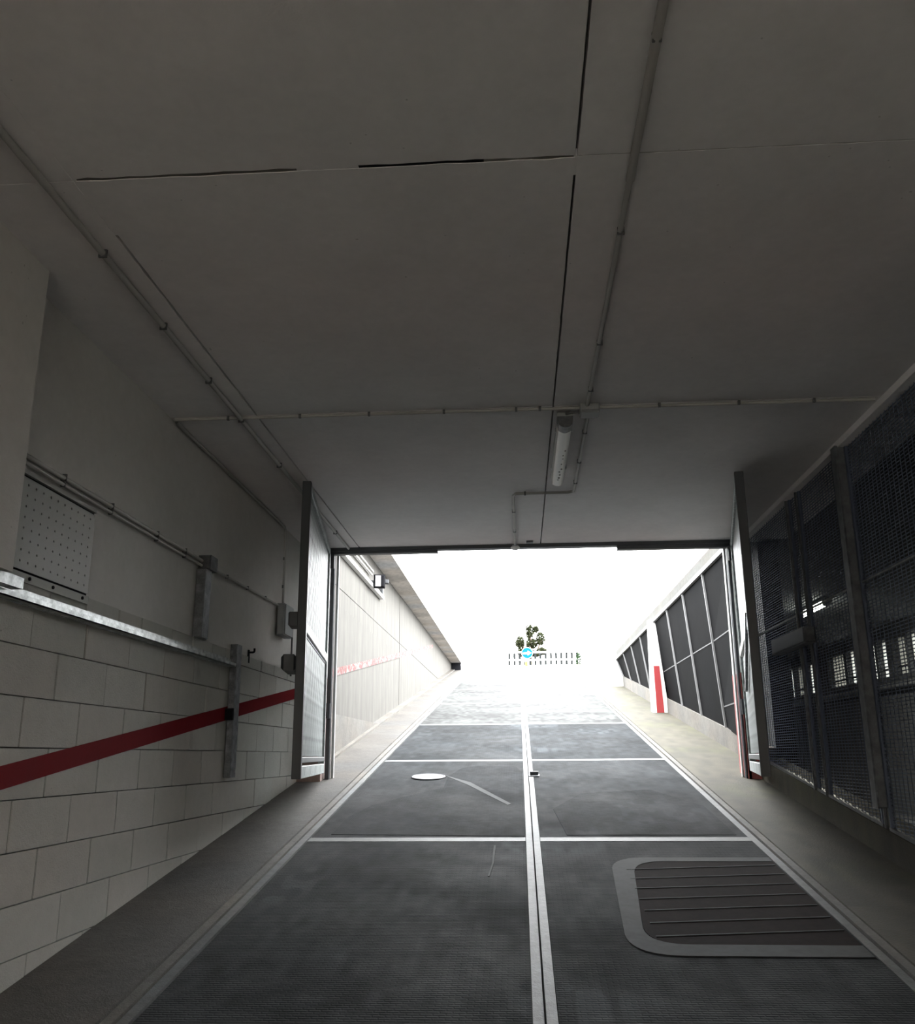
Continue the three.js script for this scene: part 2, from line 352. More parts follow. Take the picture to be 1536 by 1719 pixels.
// ------------------------------------------------------------------ left wall
{
  const w = struct('wall_left', 'left garage wall of painted concrete blocks below smooth concrete', 'wall');
  part('core', box(-2.6, XL - 0.03, -1.2, HC + 0.05, ZB, -9.0), M.mortar, w);
  const top = R(0.665), H = 0.2065, J = 0.0026;
  const mats = [M.blockA, M.blockA, M.blockB, M.blockC];
  for (let k = 0; k < 8; k++) {
    const y1 = top - k * H - J, y0 = top - (k + 1) * H + J, ph = k % 2 ? 0 : 0.25;
    for (let i = 4; i < 18; i++) {
      const za = -i * 0.5 - ph - J, zb = Math.max(-(i + 1) * 0.5 - ph + J, -8.74);
      if (za < -8.6 || y1 < fy(za) - 0.12) continue;
      const d = rr(-0.0025, 0.0025);
      part('block', cbox(XL - 0.1, XL + d, y0, y1, zb, za, 0.004), mats[Math.floor(rnd() * 4)], w);
    }
  }
  for (let z = -2.2; z > -8.6;) {                           // cut course under the smooth concrete
    const L = rr(0.24, 0.52), z1 = Math.max(z - L, -8.74);
    part('block', cbox(XL - 0.1, XL + rr(-0.002, 0.006), top + J, R(0.748) + rr(-0.006, 0.004), z1 + J, z - J, 0.006), mats[Math.floor(rnd() * 4)], w);
    z = z1;
  }
  part('smooth_wall', box(XL - 0.05, XL - 0.008, R(0.75), HC, -2.0, -8.74), M.paint, w);
  part('smooth_wall', box(XL - 0.05, XL, -0.9, HC, ZB, -2.0), M.paint, w);
  // pilaster on the near side, above the blocks
  const pl = [[XL - 0.04, -3.36], [-1.95, -3.345], [-1.95, -0.5], [XL - 0.04, -0.5]];
  const t2 = struct('trim_2', 'square wall pilaster at the left edge of view', 'pilaster');
  part('pilaster', hexa(pl.map(([x, z]) => [x, R(0.702), z]).reverse(), pl.map(([x, z]) => [x, HC, z]).reverse()), M.paint, t2);
  // red line parallel to the ramp
  const st = [], seg = 24, za = -0.3, zb = -8.72;
  for (let i = 0; i < seg; i++) {
    const p = za + (zb - za) * i / seg, q = za + (zb - za) * (i + 1) / seg;
    const lo = z => fy(z) + 0.873 - 0.0067 * (z + 3.6) * -1 - 0.045, hi = z => lo(z) + 0.094;
    st.push(hexa([[XL - 0.003, lo(p), p], [XL + 0.0045, lo(p), p], [XL + 0.0045, lo(q), q], [XL - 0.003, lo(q), q]],
      [[XL - 0.003, hi(p), p], [XL + 0.0045, hi(p), p], [XL + 0.0045, hi(q), q], [XL - 0.003, hi(q), q]]));
  }
  part('painted_line', mix(st), M.red, w, 'dark red painted line');
}
// back wall and the solid wall on the near right
{
  const b = struct('wall_back', 'plain garage wall behind the viewer', 'wall');
  part('panel', box(-2.6, 6.6, -1.2, HC + 0.05, ZB + 0.3, ZB), M.paint, b);
}

// ------------------------------------------------------------------ right wall: plinth, posts and dark wire mesh
const meshTop = HC, meshBot = z => fy(z) + 0.19;
{
  const w = struct('wall_right', 'dark wire mesh partition with steel posts on a low plinth', 'wall');
  const pl = slab(XR - 0.01, XR + 0.2, 0.0, ZG, 0.19, 0.4);
  part('plinth', pl, M.side, w);
  part('plain_wall', box(XR, XR + 0.2, -1.2, HC, ZB, -2.4), M.paint, w);
  part('ceiling_trim', cbox(XR - 0.035, XR + 0.06, HC - 0.045, HC, -2.4, ZG, 0.006), M.ceiling, w);
  const bays = [[-2.4, -4.1], [-4.1, -5.86], [-5.96, -6.92], [-6.95, -7.17], [-7.2, -8.72]];
  for (const [z0, z1] of bays) {
    const gs = [], yT = HC - 0.03;
    for (let y = fy(z0) + 0.2; y < yT; y += 0.021) {          // flat lying bars, cut to the slope of the plinth
      const zs = Math.min(z0, z0), ze = y > meshBot(z1) ? z1 : -(y - 0.19) / SLOPE;
      if (zs - ze < 0.02) continue;
      gs.push(box(XR + 0.019, XR + 0.024, y, y + 0.006, ze, zs));
    }
    for (let z = z0 - 0.012; z > z1; z -= 0.06) gs.push(box(XR + 0.016, XR + 0.020, meshBot(z), yT, z - 0.002, z + 0.002));
    part('wire_mesh', mix(gs), M.meshWire, w, null, 'stuff');
    // flat frame round each bay
    const fr = [];
    for (const z of [z0 - 0.012, z1 + 0.012]) fr.push(cbox(XR + 0.004, XR + 0.03, meshBot(z) - 0.02, yT, z - 0.012, z + 0.012, 0.003));
    part('bay_frame', mix(fr), M.meshWire, w);
    part('bottom_rail', hexa([[XR, meshBot(z0) - 0.01, z0], [XR + 0.03, meshBot(z0) - 0.01, z0], [XR + 0.03, meshBot(z1) - 0.01, z1], [XR, meshBot(z1) - 0.01, z1]],
      [[XR, meshBot(z0) + 0.02, z0], [XR + 0.03, meshBot(z0) + 0.02, z0], [XR + 0.03, meshBot(z1) + 0.02, z1], [XR, meshBot(z1) + 0.02, z1]]), M.steelGrey, w);
    part('middle_rail', box(XR + 0.008, XR + 0.02, R(1.04), R(1.052), z1, z0), M.steelGrey, w);
  }
  const post = (z, hw, y0, dx) => part('post', cbox(XR - dx, XR + 0.03, y0, HC - 0.03, z - hw, z + hw, 0.008), M.steelGrey, w);
  post(-5.91, 0.05, meshBot(-5.91) + 0.12, 0.05);
  part('post_foot', cbox(XR, XR + 0.02, meshBot(-5.91) - 0.02, meshBot(-5.91) + 0.12, -5.935, -5.915, 0.003), M.steelGrey, w);
  post(-6.935, 0.012, meshBot(-6.94), 0.012); post(-7.185, 0.014, meshBot(-7.19), 0.016);
  post(-4.1, 0.012, meshBot(-4.1), 0.012);
}
{ // plate on the mesh
  const s = thing('equipment_box', 'dark grey flat box fixed on the mesh partition near gate', 'box');
  part('body', cbox(XR - 0.075, XR, R(0.785), R(0.905), -7.75, -6.82, 0.01), M.steelGrey, s);
  part('lid', cbox(XR - 0.085, XR - 0.075, R(0.795), R(0.895), -7.70, -6.84, 0.004), mat('lid', 0.09, 0.095, 0.105, 0.5), s);
}

// ------------------------------------------------------------------ the garage behind the mesh
{
  const w = struct('wall_garage', 'dim neighbouring garage wall with a high band of windows', 'wall');
  const XW = 6.0, y0 = R(1.2), y1 = R(1.8);
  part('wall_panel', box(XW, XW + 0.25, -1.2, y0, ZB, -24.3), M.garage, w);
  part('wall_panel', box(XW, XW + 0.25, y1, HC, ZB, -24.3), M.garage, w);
  const open = [[-22.2, -20.7, 1], [-20.6, -19.8, 0], [-19.75, -19.3, 1], [-18.3, -17.35, 0], [-17.3, -15.9, 1], [-15.8, -15.4, 1], [-15.15, -14.65, 0], [-14.6, -13.2, 1]];
  let z = ZB;
  for (const [a, b] of [...open].reverse()) { part('pier', box(XW, XW + 0.25, y0, y1, z, b), M.garage, w); z = a; }
  part('pier', box(XW, XW + 0.25, y0, y1, z, -24.3), M.garage, w);
  for (const [a, b, lit] of open) {
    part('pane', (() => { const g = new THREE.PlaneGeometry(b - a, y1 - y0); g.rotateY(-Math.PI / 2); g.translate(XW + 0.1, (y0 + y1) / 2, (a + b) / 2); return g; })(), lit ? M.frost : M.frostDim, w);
    part('glazing_bar', box(XW + 0.07, XW + 0.1, y0 + 0.12, y0 + 0.145, a, b), M.black, w);
    if (b - a > 0.9) part('glazing_bar', box(XW + 0.07, XW + 0.1, y0, y1, a + (b - a) * 0.72 - 0.015, a + (b - a) * 0.72 + 0.015), M.black, w);
  }
  part('pipe_run', cyl(0.05, 0.05, 20, [XW - 0.12, R(1.02), -14], 12, 'z'), M.steelGrey, w);
  const e = struct('wall_garage_ends', 'end walls and floor of the neighbouring garage', 'wall');
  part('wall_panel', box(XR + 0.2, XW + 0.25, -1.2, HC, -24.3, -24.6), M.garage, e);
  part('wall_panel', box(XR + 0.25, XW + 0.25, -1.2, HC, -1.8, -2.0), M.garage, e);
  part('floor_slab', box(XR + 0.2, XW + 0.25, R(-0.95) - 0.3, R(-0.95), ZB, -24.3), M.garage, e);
}
function tubeLamp(name, label, x, y, z0, z1, lit, group) {   // weatherproof batten fitting, lengthwise in z (z0 nearer)
  const t = thing(name, label, 'lamp', group);
  const L = z0 - z1, w = 0.048;
  t.position.set(x, y, (z0 + z1) / 2);
  const s = new THREE.Shape(); s.moveTo(-w, 0.06); s.lineTo(-w, 0.035); s.lineTo(-w * 0.92, 0.03); s.lineTo(w * 0.92, 0.03); s.lineTo(w, 0.035); s.lineTo(w, 0.06); s.closePath();
  const hg = new THREE.ExtrudeGeometry(s, { depth: L - 0.02, bevelEnabled: false }); hg.translate(0, 0, -L / 2 + 0.01);
  part('housing', uvm(hg), M.boxGrey, t);
  const l = new THREE.Shape(); l.moveTo(-w * 0.92, 0.03); l.lineTo(-w * 0.8, -0.02); l.quadraticCurveTo(0, -0.055, w * 0.8, -0.02); l.lineTo(w * 0.92, 0.03); l.closePath();
  const lg = new THREE.ExtrudeGeometry(l, { depth: L - 0.14, bevelEnabled: false, curveSegments: 10 }); lg.translate(0, 0, -L / 2 + 0.03);
  const lens = part('diffuser', uvm(lg), lit ? M.tube : M.lens, t);
  const eg = new THREE.ExtrudeGeometry(l, { depth: 0.09, bevelEnabled: true, bevelSize: 0.003, bevelThickness: 0.01, bevelSegments: 2, curveSegments: 10 }); eg.translate(0, 0, L / 2 - 0.1);
  part('end_cap', uvm(eg), lit ? M.boxGrey : M.steelGrey, t, 'dark end cap');
  for (const k of [-0.3, 0.3]) part('clip', cbox(-w - 0.006, w + 0.006, 0.02, 0.045, k * L - 0.012, k * L + 0.012, 0.003), M.galv, t);
  part('bracket', box(-0.02, 0.02, 0.06, 0.075, -L * 0.35, L * 0.35), M.boxGrey, t);
  if (lit) {
    const a = new THREE.RectAreaLight(new THREE.Color().setRGB(1, 0.97, 0.82), LAMP, 0.09, L - 0.1);
    a.position.set(x, y - 0.06, (z0 + z1) / 2); a.rotation.x = -Math.PI / 2; scene.add(a); a.name = 'lamp_light';
    a.castShadow = true;
  }
  return { t, lens, L };
}
tubeLamp('garage_lamp', 'lit fluorescent lamp seen through the mesh partition', 4.07, HC - 0.08, -12.15, -13.4, true);
function fillLamp(label, x, z) {                            // added fill lamp behind the viewer, out of view, shining up and down
  const t = thing('fill_lamp', label, 'lamp', 'added fill lamps behind the viewer'), y = HC - 0.85;
  part('body', cbox(x - 0.06, x + 0.06, y - 0.03, y + 0.03, z - 0.7, z + 0.7, 0.006), M.boxGrey, t);
  for (const k of [-1, 1]) {
    part('diffuser', box(x - 0.05, x + 0.05, y + k * 0.034 - 0.003, y + k * 0.034 + 0.003, z - 0.68, z + 0.68), M.tube, t);
    part('hanger', cyl(0.004, 0.004, 0.82, [x, y + 0.44, z + k * 0.5], 6), M.clip, t);
    const a = new THREE.RectAreaLight(new THREE.Color().setRGB(1, 0.965, 0.87), k > 0 ? LAMP * 1.9 : LAMP * 0.5, 0.1, 1.36);
    a.position.set(x, y + k * 0.042, z); a.rotation.x = k * Math.PI / 2; a.name = 'fill_lamp_light'; scene.add(a); a.castShadow = true;
  }
}
fillLamp('first added fill lamp behind the viewer', 0.1, 6);
fillLamp('second added fill lamp behind the viewer', 0.1, 9.5);
fillLamp('third added fill lamp behind the viewer', 0.1, 13);
{
  const { t, L } = tubeLamp('ceiling_lamp', 'unlit dusty fluorescent batten lamp on ceiling near gate', 0.312, HC - 0.075, -5.13, -6.4, false);
  const dead = [[0.018, 0.18], [0.01, 0.02], [0.006, -0.09], [0.01, -0.2], [-0.002, -0.26], [0.004, -0.33], [0.0, -0.4], [0.008, 0.09], [-0.004, -0.45]];
  for (const [x, z] of dead) {
    const g = new THREE.IcosahedronGeometry(0.006, 1); g.scale(rr(0.7, 1.4), 0.35, rr(1, 3)); g.translate(x, -0.0375 + x * x * 8, z);
    part('dirt_speck', uvm(g), M.dirt, t);
  }
}

// ------------------------------------------------------------------ conduits
function conduit(name, label, pts, r, clips = [], extra) {
  const t = thing(name, label, 'conduit');
  part('pipe', tube(pts, r), M.pipe, t);
  for (const [x, y, z, ax] of clips) {
    const k = r * 1.2, g = ax === 'z' ? cbox(x - k, x + k, y - k, y + k + 0.004, z - 0.007, z + 0.007, 0.003) : cbox(x - 0.007, x + 0.007, y - k, y + k, z - k, z + k, 0.003);
    part('clip', g, M.clip, t);
  }
  if (extra) extra(t);
  return t;
}
const yc = HC - 0.016;
conduit('ceiling_conduit', 'grey conduit along the ceiling right of the centre joint', [[0.437, yc, 3], [0.437, yc, -5.03]], 0.0115,
  [[0.437, yc, -2.2, 'z'], [0.44, yc, -3.2, 'z'], [0.44, yc, -4.2, 'z'], [0.44, yc, -4.8, 'z']],
  t => part('sleeve', tube([[0.437, yc, 3], [0.437, yc, -2.87]], 0.0155), M.pipe, t, 'thicker near length of pipe'));
conduit('ceiling_conduit', 'conduit that doglegs across ceiling from box to gate lintel', [[0.452, yc, -5.16], [0.458, yc, -6.87], [-0.012, yc, -6.87], [-0.008, yc, -8.66]], 0.0115,
  [[0.453, yc, -5.5, 'z'], [0.455, yc, -6.1, 'z'], [0.457, yc, -6.6, 'z'], [0.08, yc, -6.87, 'x'], [-0.012, yc, -7.4, 'z'], [-0.01, yc, -8.1, 'z']]);
conduit('ceiling_conduit', 'thin conduit crossing the ceiling from wall to wall', [[-2.05, yc + 0.002, -5.075], [2.1, yc + 0.002, -5.09]], 0.01,
  [-1.72, -1.28, -0.86, -0.41, 0.02, 0.16, 0.86, 1.32, 1.75].map(x => [x, yc, -5.07, 'x']));
conduit('ceiling_conduit', 'pale conduit along the left side of the ceiling', [[-1.652, yc, 4], [-1.646, yc, -8.66]], 0.0145,
  [-1.2, -2.2, -3.2, -3.85, -4.5, -5.1, -6, -7, -8].map(z => [-1.648, yc, z, 'z']));
conduit('wall_conduit', 'conduit in the left ceiling corner dropping to control box', [[XL + 0.02, HC - 0.02, -5.1], [XL + 0.02, HC - 0.02, -7.775], [XL + 0.02, R(1.28), -7.79]], 0.011,
  [[XL + 0.015, R(1.7), -7.78, 'x'], [XL + 0.015, R(1.45), -7.785, 'x']]);
conduit('wall_conduit', 'upper of two conduits on left wall above the vent plate', [[XL + 0.016, R(1.235), -2.9], [XL + 0.016, R(1.245), -5.72]], 0.012,
  [-3.85, -4.35, -4.95, -5.4].map(z => [XL + 0.014, R(1.24), z, 'z']));
conduit('wall_conduit', 'lower of two conduits on left wall above the vent plate', [[XL + 0.016, R(1.205), -2.9], [XL + 0.016, R(1.215), -5.72]], 0.009,
  [-3.85, -4.35, -4.95, -5.4].map(z => [XL + 0.014, R(1.21), z, 'z']));
conduit('wall_conduit', 'single conduit from the square duct to control box', [[XL + 0.014, R(1.235), -5.84], [XL + 0.014, R(1.265), -7.66]], 0.009,
  [-6.25, -6.75, -7.25].map(z => [XL + 0.012, R(1.236 + (-5.84 - z) * 0.0165), z, 'z']));
{
  const j = thing('junction_box', 'square ceiling junction box where the conduits meet', 'junction box');
  part('body', cbox(0.395, 0.51, HC - 0.05, HC, -5.155, -5.035, 0.008), M.boxGrey, j);
  part('lid', cbox(0.402, 0.503, HC - 0.058, HC - 0.05, -5.148, -5.042, 0.003), M.boxGrey, j);
  part('cable_stub', tube([[0.395, HC - 0.025, -5.12], [0.33, HC - 0.025, -5.125], [0.312, HC - 0.03, -5.16]], 0.009), M.clip, j);
  const c = thing('control_box', 'grey control box on left wall behind the gate leaf', 'control box');
  part('body', cbox(XL + 0.004, XL + 0.07, R(1.01), R(1.285), -7.95, -7.66, 0.01), M.boxGrey, c);
  part('lid', cbox(XL + 0.07, XL + 0.082, R(1.02), R(1.275), -7.94, -7.67, 0.004), M.boxGrey, c);
  part('cable', tube([[XL + 0.03, R(1.2), -7.95], [XL + 0.03, R(1.2), -8.12], [XL + 0.03, R(0.7), -8.13]], 0.008), M.clip, c);
  const b = thing('wall_junction_box', 'dark junction box on top of the square wall duct', 'junction box');
  part('body', cbox(XL - 0.008, XL + 0.075, R(1.19), R(1.285), -5.86, -5.71, 0.008), M.steelGrey, b);
  const d = thing('wall_duct', 'short upright square steel duct on the left wall', 'duct');
  part('duct', cbox(XL - 0.008, XL + 0.055, R(0.745), R(1.19), -5.81, -5.69, 0.004), M.galvDark, d);
  part('side_pipe', cyl(0.013, 0.013, 0.44, [XL + 0.02, R(0.965), -5.85], 12), M.galv, d);
}
// rail and post on the left wall
{
  const r = thing('steel_rail', 'pale galvanised rail running along the left block wall', 'rail');
  part('channel', mix([cbox(XL + 0.002, XL + 0.008, R(0.622), R(0.685), -6.5, -3.3, 0.002), cbox(XL + 0.002, XL + 0.05, R(0.626), R(0.632), -6.5, -3.3, 0.002), cbox(XL + 0.044, XL + 0.05, R(0.626), R(0.652), -6.5, -3.3, 0.002)]), M.zinc, r);
  part('near_cover', mix([cbox(XL + 0.05, XL + 0.1, R(0.655), R(0.70), -3.47, -1.5, 0.003)]), M.zinc, r, 'raised cover on the near end of the rail');
  part('under_angle', cbox(XL + 0.002, XL + 0.03, R(0.6), R(0.608), -3.4, -1.5, 0.002), M.galvDark, r);
  const p = thing('wall_post', 'grey steel channel post on the wall at rail end', 'post');
  part('channel', cbox(XL + 0.002, XL + 0.052, R(-0.135), R(0.79), -6.575, -6.455, 0.005), M.galvDark, p);
  part('bolt', cyl(0.012, 0.012, 0.03, [XL + 0.05, R(-0.09), -6.53], 10, 'x'), M.galv, p);
  part('latch', cbox(XL + 0.002, XL + 0.06, R(0.255), R(0.335), -6.44, -6.40, 0.006), M.black, p);
  const h = thing('wall_hook', 'small black hook on the left wall right of post', 'hook');
  part('plate', cbox(XL - 0.004, XL + 0.006, R(0.7), R(0.80), -6.93, -6.895, 0.003), M.black, h);
  part('hook', tube([[XL + 0.006, R(0.78), -6.912], [XL + 0.045, R(0.78), -6.912], [XL + 0.045, R(0.81), -6.912]], 0.008), M.black, h);
}
// perforated vent plate
{
  const v = thing('vent_plate', 'perforated square vent plate high on the left wall', 'vent');
  const z0 = -3.56, z1 = -4.2, y0 = R(0.765), y1 = R(1.155);
  const s = new THREE.Shape(); s.moveTo(z1, y0); s.lineTo(z0 + 0.35, y0); s.lineTo(z0 + 0.35, y1); s.lineTo(z1, y1); s.closePath();
  for (let i = 0; i < 14; i++) for (let j = 0; j < 8; j++) {
    const z = z1 + 0.045 + i * 0.064, y = y0 + 0.035 + j * 0.0465; if (z > z0 + 0.32) continue;
    const h = new THREE.Path(); h.absarc(z, y, 0.0058, 0, Math.PI * 2, true); s.holes.push(h);
  }
  const g = new THREE.ExtrudeGeometry(s, { depth: 0.004, bevelEnabled: false, curveSegments: 4 });
  const p = g.attributes.position; for (let i = 0; i < p.count; i++) p.setXYZ(i, XL + 0.004 - p.getZ(i) * -1, p.getY(i), p.getX(i));
  const ix = g.index; g.computeVertexNormals();
  part('perforated_plate', uvm(g), mat('plate', 0.36, 0.365, 0.335, 0.6), v);
  part('back_plate', box(XL - 0.006, XL - 0.004, y0 - 0.012, y1 + 0.012, z1 - 0.012, z0 + 0.36), M.black, v);
  part('frame', mix([cbox(XL - 0.006, XL + 0.012, y0 - 0.05, y0 - 0.012, z1 - 0.01, z0 + 0.36, 0.003), cbox(XL - 0.006, XL + 0.012, y1 + 0.012, y1 + 0.03, z1 - 0.01, z0 + 0.36, 0.003)]), mat('frame', 0.40, 0.41, 0.38, 0.7), v);
  for (const z of [-3.66, -3.86, -4.14]) part('fixing', cyl(0.008, 0.008, 0.008, [XL + 0.014, y0 - 0.03, z], 8, 'x'), M.black, v);
}

// ------------------------------------------------------------------ gate: piers, steel frame, two leaves
{
  const d = struct('door_1', 'garage gate opening with steel frame and painted piers', 'gate frame');
  const yr = R(0.73);
  part('pier', box(XL - 0.2, -1.85, 0.9, HC, -8.62, -9.05), M.whiteWorn, d);
  part('pier', box(2.055, XR + 0.06, 0.9, HC, -8.7, -9.05), M.whiteWorn, d);
  part('red_band', mix([box(-1.87, -1.848, fy(-8.6), yr, -8.615, -9.05), box(XL, -1.849, fy(-8.6), yr, -8.61, -8.63)]), M.redFaded, d, 'faded red band on the left pier');
  part('red_band', mix([box(2.05, 2.07, fy(-8.6), yr, -8.69, -9.05), box(2.05, XR, fy(-8.6), yr, -8.69, -8.71)]), mat('redMid', 0.42, 0.11, 0.10, 0.7, { map: paintTex }), d, 'red band on the right pier');
  part('stile', cbox(-1.835, -1.795, fy(-8.8), R(1.99), -8.73, -8.79, 0.003), M.steelDark, d);
  part('stile', cbox(-1.79, -1.765, fy(-8.8), R(1.95), -8.80, -8.84, 0.003), M.whiteWorn, d);
  part('stile', cbox(2.03, 2.065, fy(-8.8), R(1.99), -8.73, -8.79, 0.003), M.steelDark, d);
  part('stile', cbox(2.012, 2.03, fy(-8.8), R(1.94), -8.80, -8.84, 0.003), M.whiteWorn, d);
  part('lintel', cbox(-1.84, 2.09, R(1.965), HC + 0.06, -8.70, -8.80, 0.004), M.steelDark, d);
  part('lintel_plate', cbox(-1.84, -0.77, R(1.938), R(1.966), -8.71, -8.79, 0.003), M.steelDark, d);
  part('lintel_plate', cbox(0.98, 2.09, R(1.928), R(1.966), -8.71, -8.79, 0.003), M.steelDark, d);
  for (const [x, s] of [[-1.81, 1], [2.05, -1]]) for (const y of [R(1.86), R(0.42)]) part('hinge', cyl(0.022, 0.022, 0.14, [x, y, -8.69], 14), M.steelDark, d);
  part('latch_plate', cbox(0.1, 0.165, HC - 0.02, HC, -8.56, -8.62, 0.003), M.steelGrey, d);
  // facade over the gate
  part('facade', box(-14, 16, HC + 0.05, HC + 1.3, -8.72, -9.05), M.whiteWorn, d);
  const sn = thing('sensor_dome', 'small pale sensor at the middle of gate lintel', 'sensor');
  part('base', cyl(0.03, 0.03, 0.02, [-0.008, R(1.975), -8.68], 18), M.boxGrey, sn);
  const dg = new THREE.SphereGeometry(0.035, 18, 12); dg.scale(1.3, 0.7, 1); dg.translate(-0.008, R(1.957), -8.68);
  part('dome', uvm(dg), M.white, sn);
}
function leaf(label, hinge, tip, face, brace) {              // face: +1 / -1, which local z side looks into the passage
  const W = Math.hypot(tip[0] - hinge[0], tip[1] - hinge[1]), T = 0.028, y0 = R(-0.145), y1 = R(1.965);
  const t = thing('gate_leaf', label, 'gate');
  t.position.set(hinge[0], 0, hinge[1]); t.rotation.y = Math.atan2(-(tip[1] - hinge[1]), tip[0] - hinge[0]);
  part('stile', cbox(0, 0.05, y0, y1, -T, T, 0.004), M.leafPaint, t);
  part('stile', cbox(W - 0.06, W, y0, y1, -T - 0.004, T + 0.004, 0.004), M.steelDark, t, 'dark steel leading edge');
  part('rail', cbox(0.05, W - 0.06, y1 - 0.06, y1, -T, T, 0.004), M.leafPaint, t);
  part('rail', cbox(0.05, W - 0.06, y0, y0 + 0.085, -T, T, 0.004), M.leafPaint, t);
  part('kick_bar', cbox(0.05, W - 0.06, y0 + 0.105, y0 + 0.145, face > 0 ? 0.004 : -T - 0.004, face > 0 ? T + 0.004 : -0.004, 0.004), M.steelDark, t);
  part('rail', cbox(0.05, W - 0.06, R(0.86), R(0.93), -T - 0.003, T + 0.003, 0.004), M.white, t, 'white middle rail');
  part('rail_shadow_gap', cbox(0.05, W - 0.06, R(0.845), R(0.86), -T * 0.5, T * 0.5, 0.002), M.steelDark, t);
  // upright slats with gaps between them
  const n = Math.round((W - 0.13) / 0.085), p = (W - 0.13) / n;
  const lowSlat = cbox(-0.028, 0.028, y0 + 0.15, R(0.845), -0.009, 0.009, 0.003), highSlat = cbox(-0.028, 0.028, R(0.93), y1 - 0.06, -0.009, 0.009, 0.003);
  for (let i = 0; i < n; i++) for (const g of [lowSlat, highSlat]) part('slat', g, M.leafPaint, t).position.x = 0.06 + (i + 0.5) * p;
  if (brace) brace(t, W, T);
  return t;
}
leaf('left gate leaf of pale ribbed sheet standing open inwards', [-1.835, -8.58], [-1.525, -6.33], -1, (t, W, T) => {
  part('lock_case', cbox(W - 0.2, W - 0.02, R(0.90), R(1.0), T, T + 0.07, 0.008), M.steelDark, t);
  part('drive_arm', cbox(W - 0.34, W - 0.02, R(0.585), R(0.70), T, T + 0.11, 0.02), M.steelDark, t);
  part('drive_arm', cbox(0.1, W - 0.3, R(0.63), R(0.66), T + 0.02, T + 0.05, 0.004), M.galvDark, t);
});
leaf('right gate leaf of pale sheet standing open before mesh partition', [2.065, -8.6], [1.61, -6.37], 1, (t, W, T) => {
  part('brace', hexa([[W * 0.35, R(0.5), T - 0.01], [W * 0.42, R(0.5), T - 0.01], [W * 0.42, R(0.5), T + 0.012], [W * 0.35, R(0.5), T + 0.012]], [[W - 0.12, R(0.95), T - 0.01], [W - 0.05, R(0.95), T - 0.01], [W - 0.05, R(0.95), T + 0.012], [W - 0.12, R(0.95), T + 0.012]]), M.galvDark, t);
});

// ------------------------------------------------------------------ outside: left wall with overhanging slab
{
  const X = -2.12, YS = R(2.82), ZE = -29;
  const w = struct('wall_ramp_left', 'board-marked concrete ramp wall on the left outside', 'wall');
  const zs = [-9.05, -12.6, -16.2, -19.8, -23.4, -27.0, ZE];
  for (let i = 0; i + 1 < zs.length; i++) {                 // wall pours, each in two lifts
    const a = zs[i] - 0.004, b = zs[i + 1] + 0.004, ym = R(1.95);
    const bot = Math.min(fy(a), ym) - 0.2;
    if (bot < ym - 0.3) part('wall_panel', box(X - 0.4, X + rr(-0.003, 0.003), bot, ym - 0.004, a, b), M.board, w);
    part('wall_panel', box(X - 0.4, X + rr(-0.003, 0.003), ym + 0.004, YS, a, b), M.board, w);
  }
  part('core', box(X - 0.6, X - 0.012, 0, YS, -9.05, ZE), M.concrete, w);
  // worn red line
  const st = []; for (let i = 0; i < 30; i++) {
    const p = -9.1 - i * 0.45, q = p - 0.45, lo = z => fy(z) + 0.885, hi = z => lo(z) + 0.09;
    st.push(hexa([[X - 0.004, lo(p), p], [X + 0.006, lo(p), p], [X + 0.006, lo(q), q], [X - 0.004, lo(q), q]], [[X - 0.004, hi(p), p], [X + 0.006, hi(p), p], [X + 0.006, hi(q), q], [X - 0.004, hi(q), q]]));
  }
  part('painted_line', mix(st), M.worn, w, 'scratched faded red line');
  // level plinth that dies into the rising ramp
  const t3 = struct('trim_3', 'pale plinth and kerb at the foot of left ramp wall', 'kerb');
  part('plinth', cbox(X - 0.05, X + 0.07, 0.8, R(0.46), -14, -9.05, 0.012), M.kerb, t3);
  part('kerb', slab(X - 0.05, X + 0.12, -9.06, ZE, 0.055, 0.2), M.kerb, t3);
  const s = struct('trim_1', 'concrete slab edge overhanging the left ramp wall', 'slab');
  part('soffit_slab', box(-6, -1.80, YS, YS + 0.28, -9.05, -13.795), M.soffit, s);
  part('soffit_slab', box(-6, -1.80, YS, YS + 0.28, -13.805, ZE), M.soffit, s);
  part('end_wall', box(-6, X - 0.02, 2, YS, ZE + 0.3, ZE), M.concrete, s);
  part('end_shade', cbox(-2.1, -1.82, R(2.5), YS, ZE, ZE + 0.35, 0.01), M.black, s, 'black box standing for the shaded opening under the slab end');  // solid black shape stands for shade in the opening below the slab
  const gnd = struct('ground_left', 'ground level above the left ramp wall', 'ground');
  part('earth', box(-40, -2.5, 0, YS + 0.2, -9.05, -31.5), M.earth, gnd);
  part('earth', box(-40, -2.6, -2, YS + 0.2, 20, -9.05), M.earth, gnd);
  part('earth', box(-40, -2.13, 2, R(2.97), -31.4, ZE - 0.02), M.earth, gnd);
}
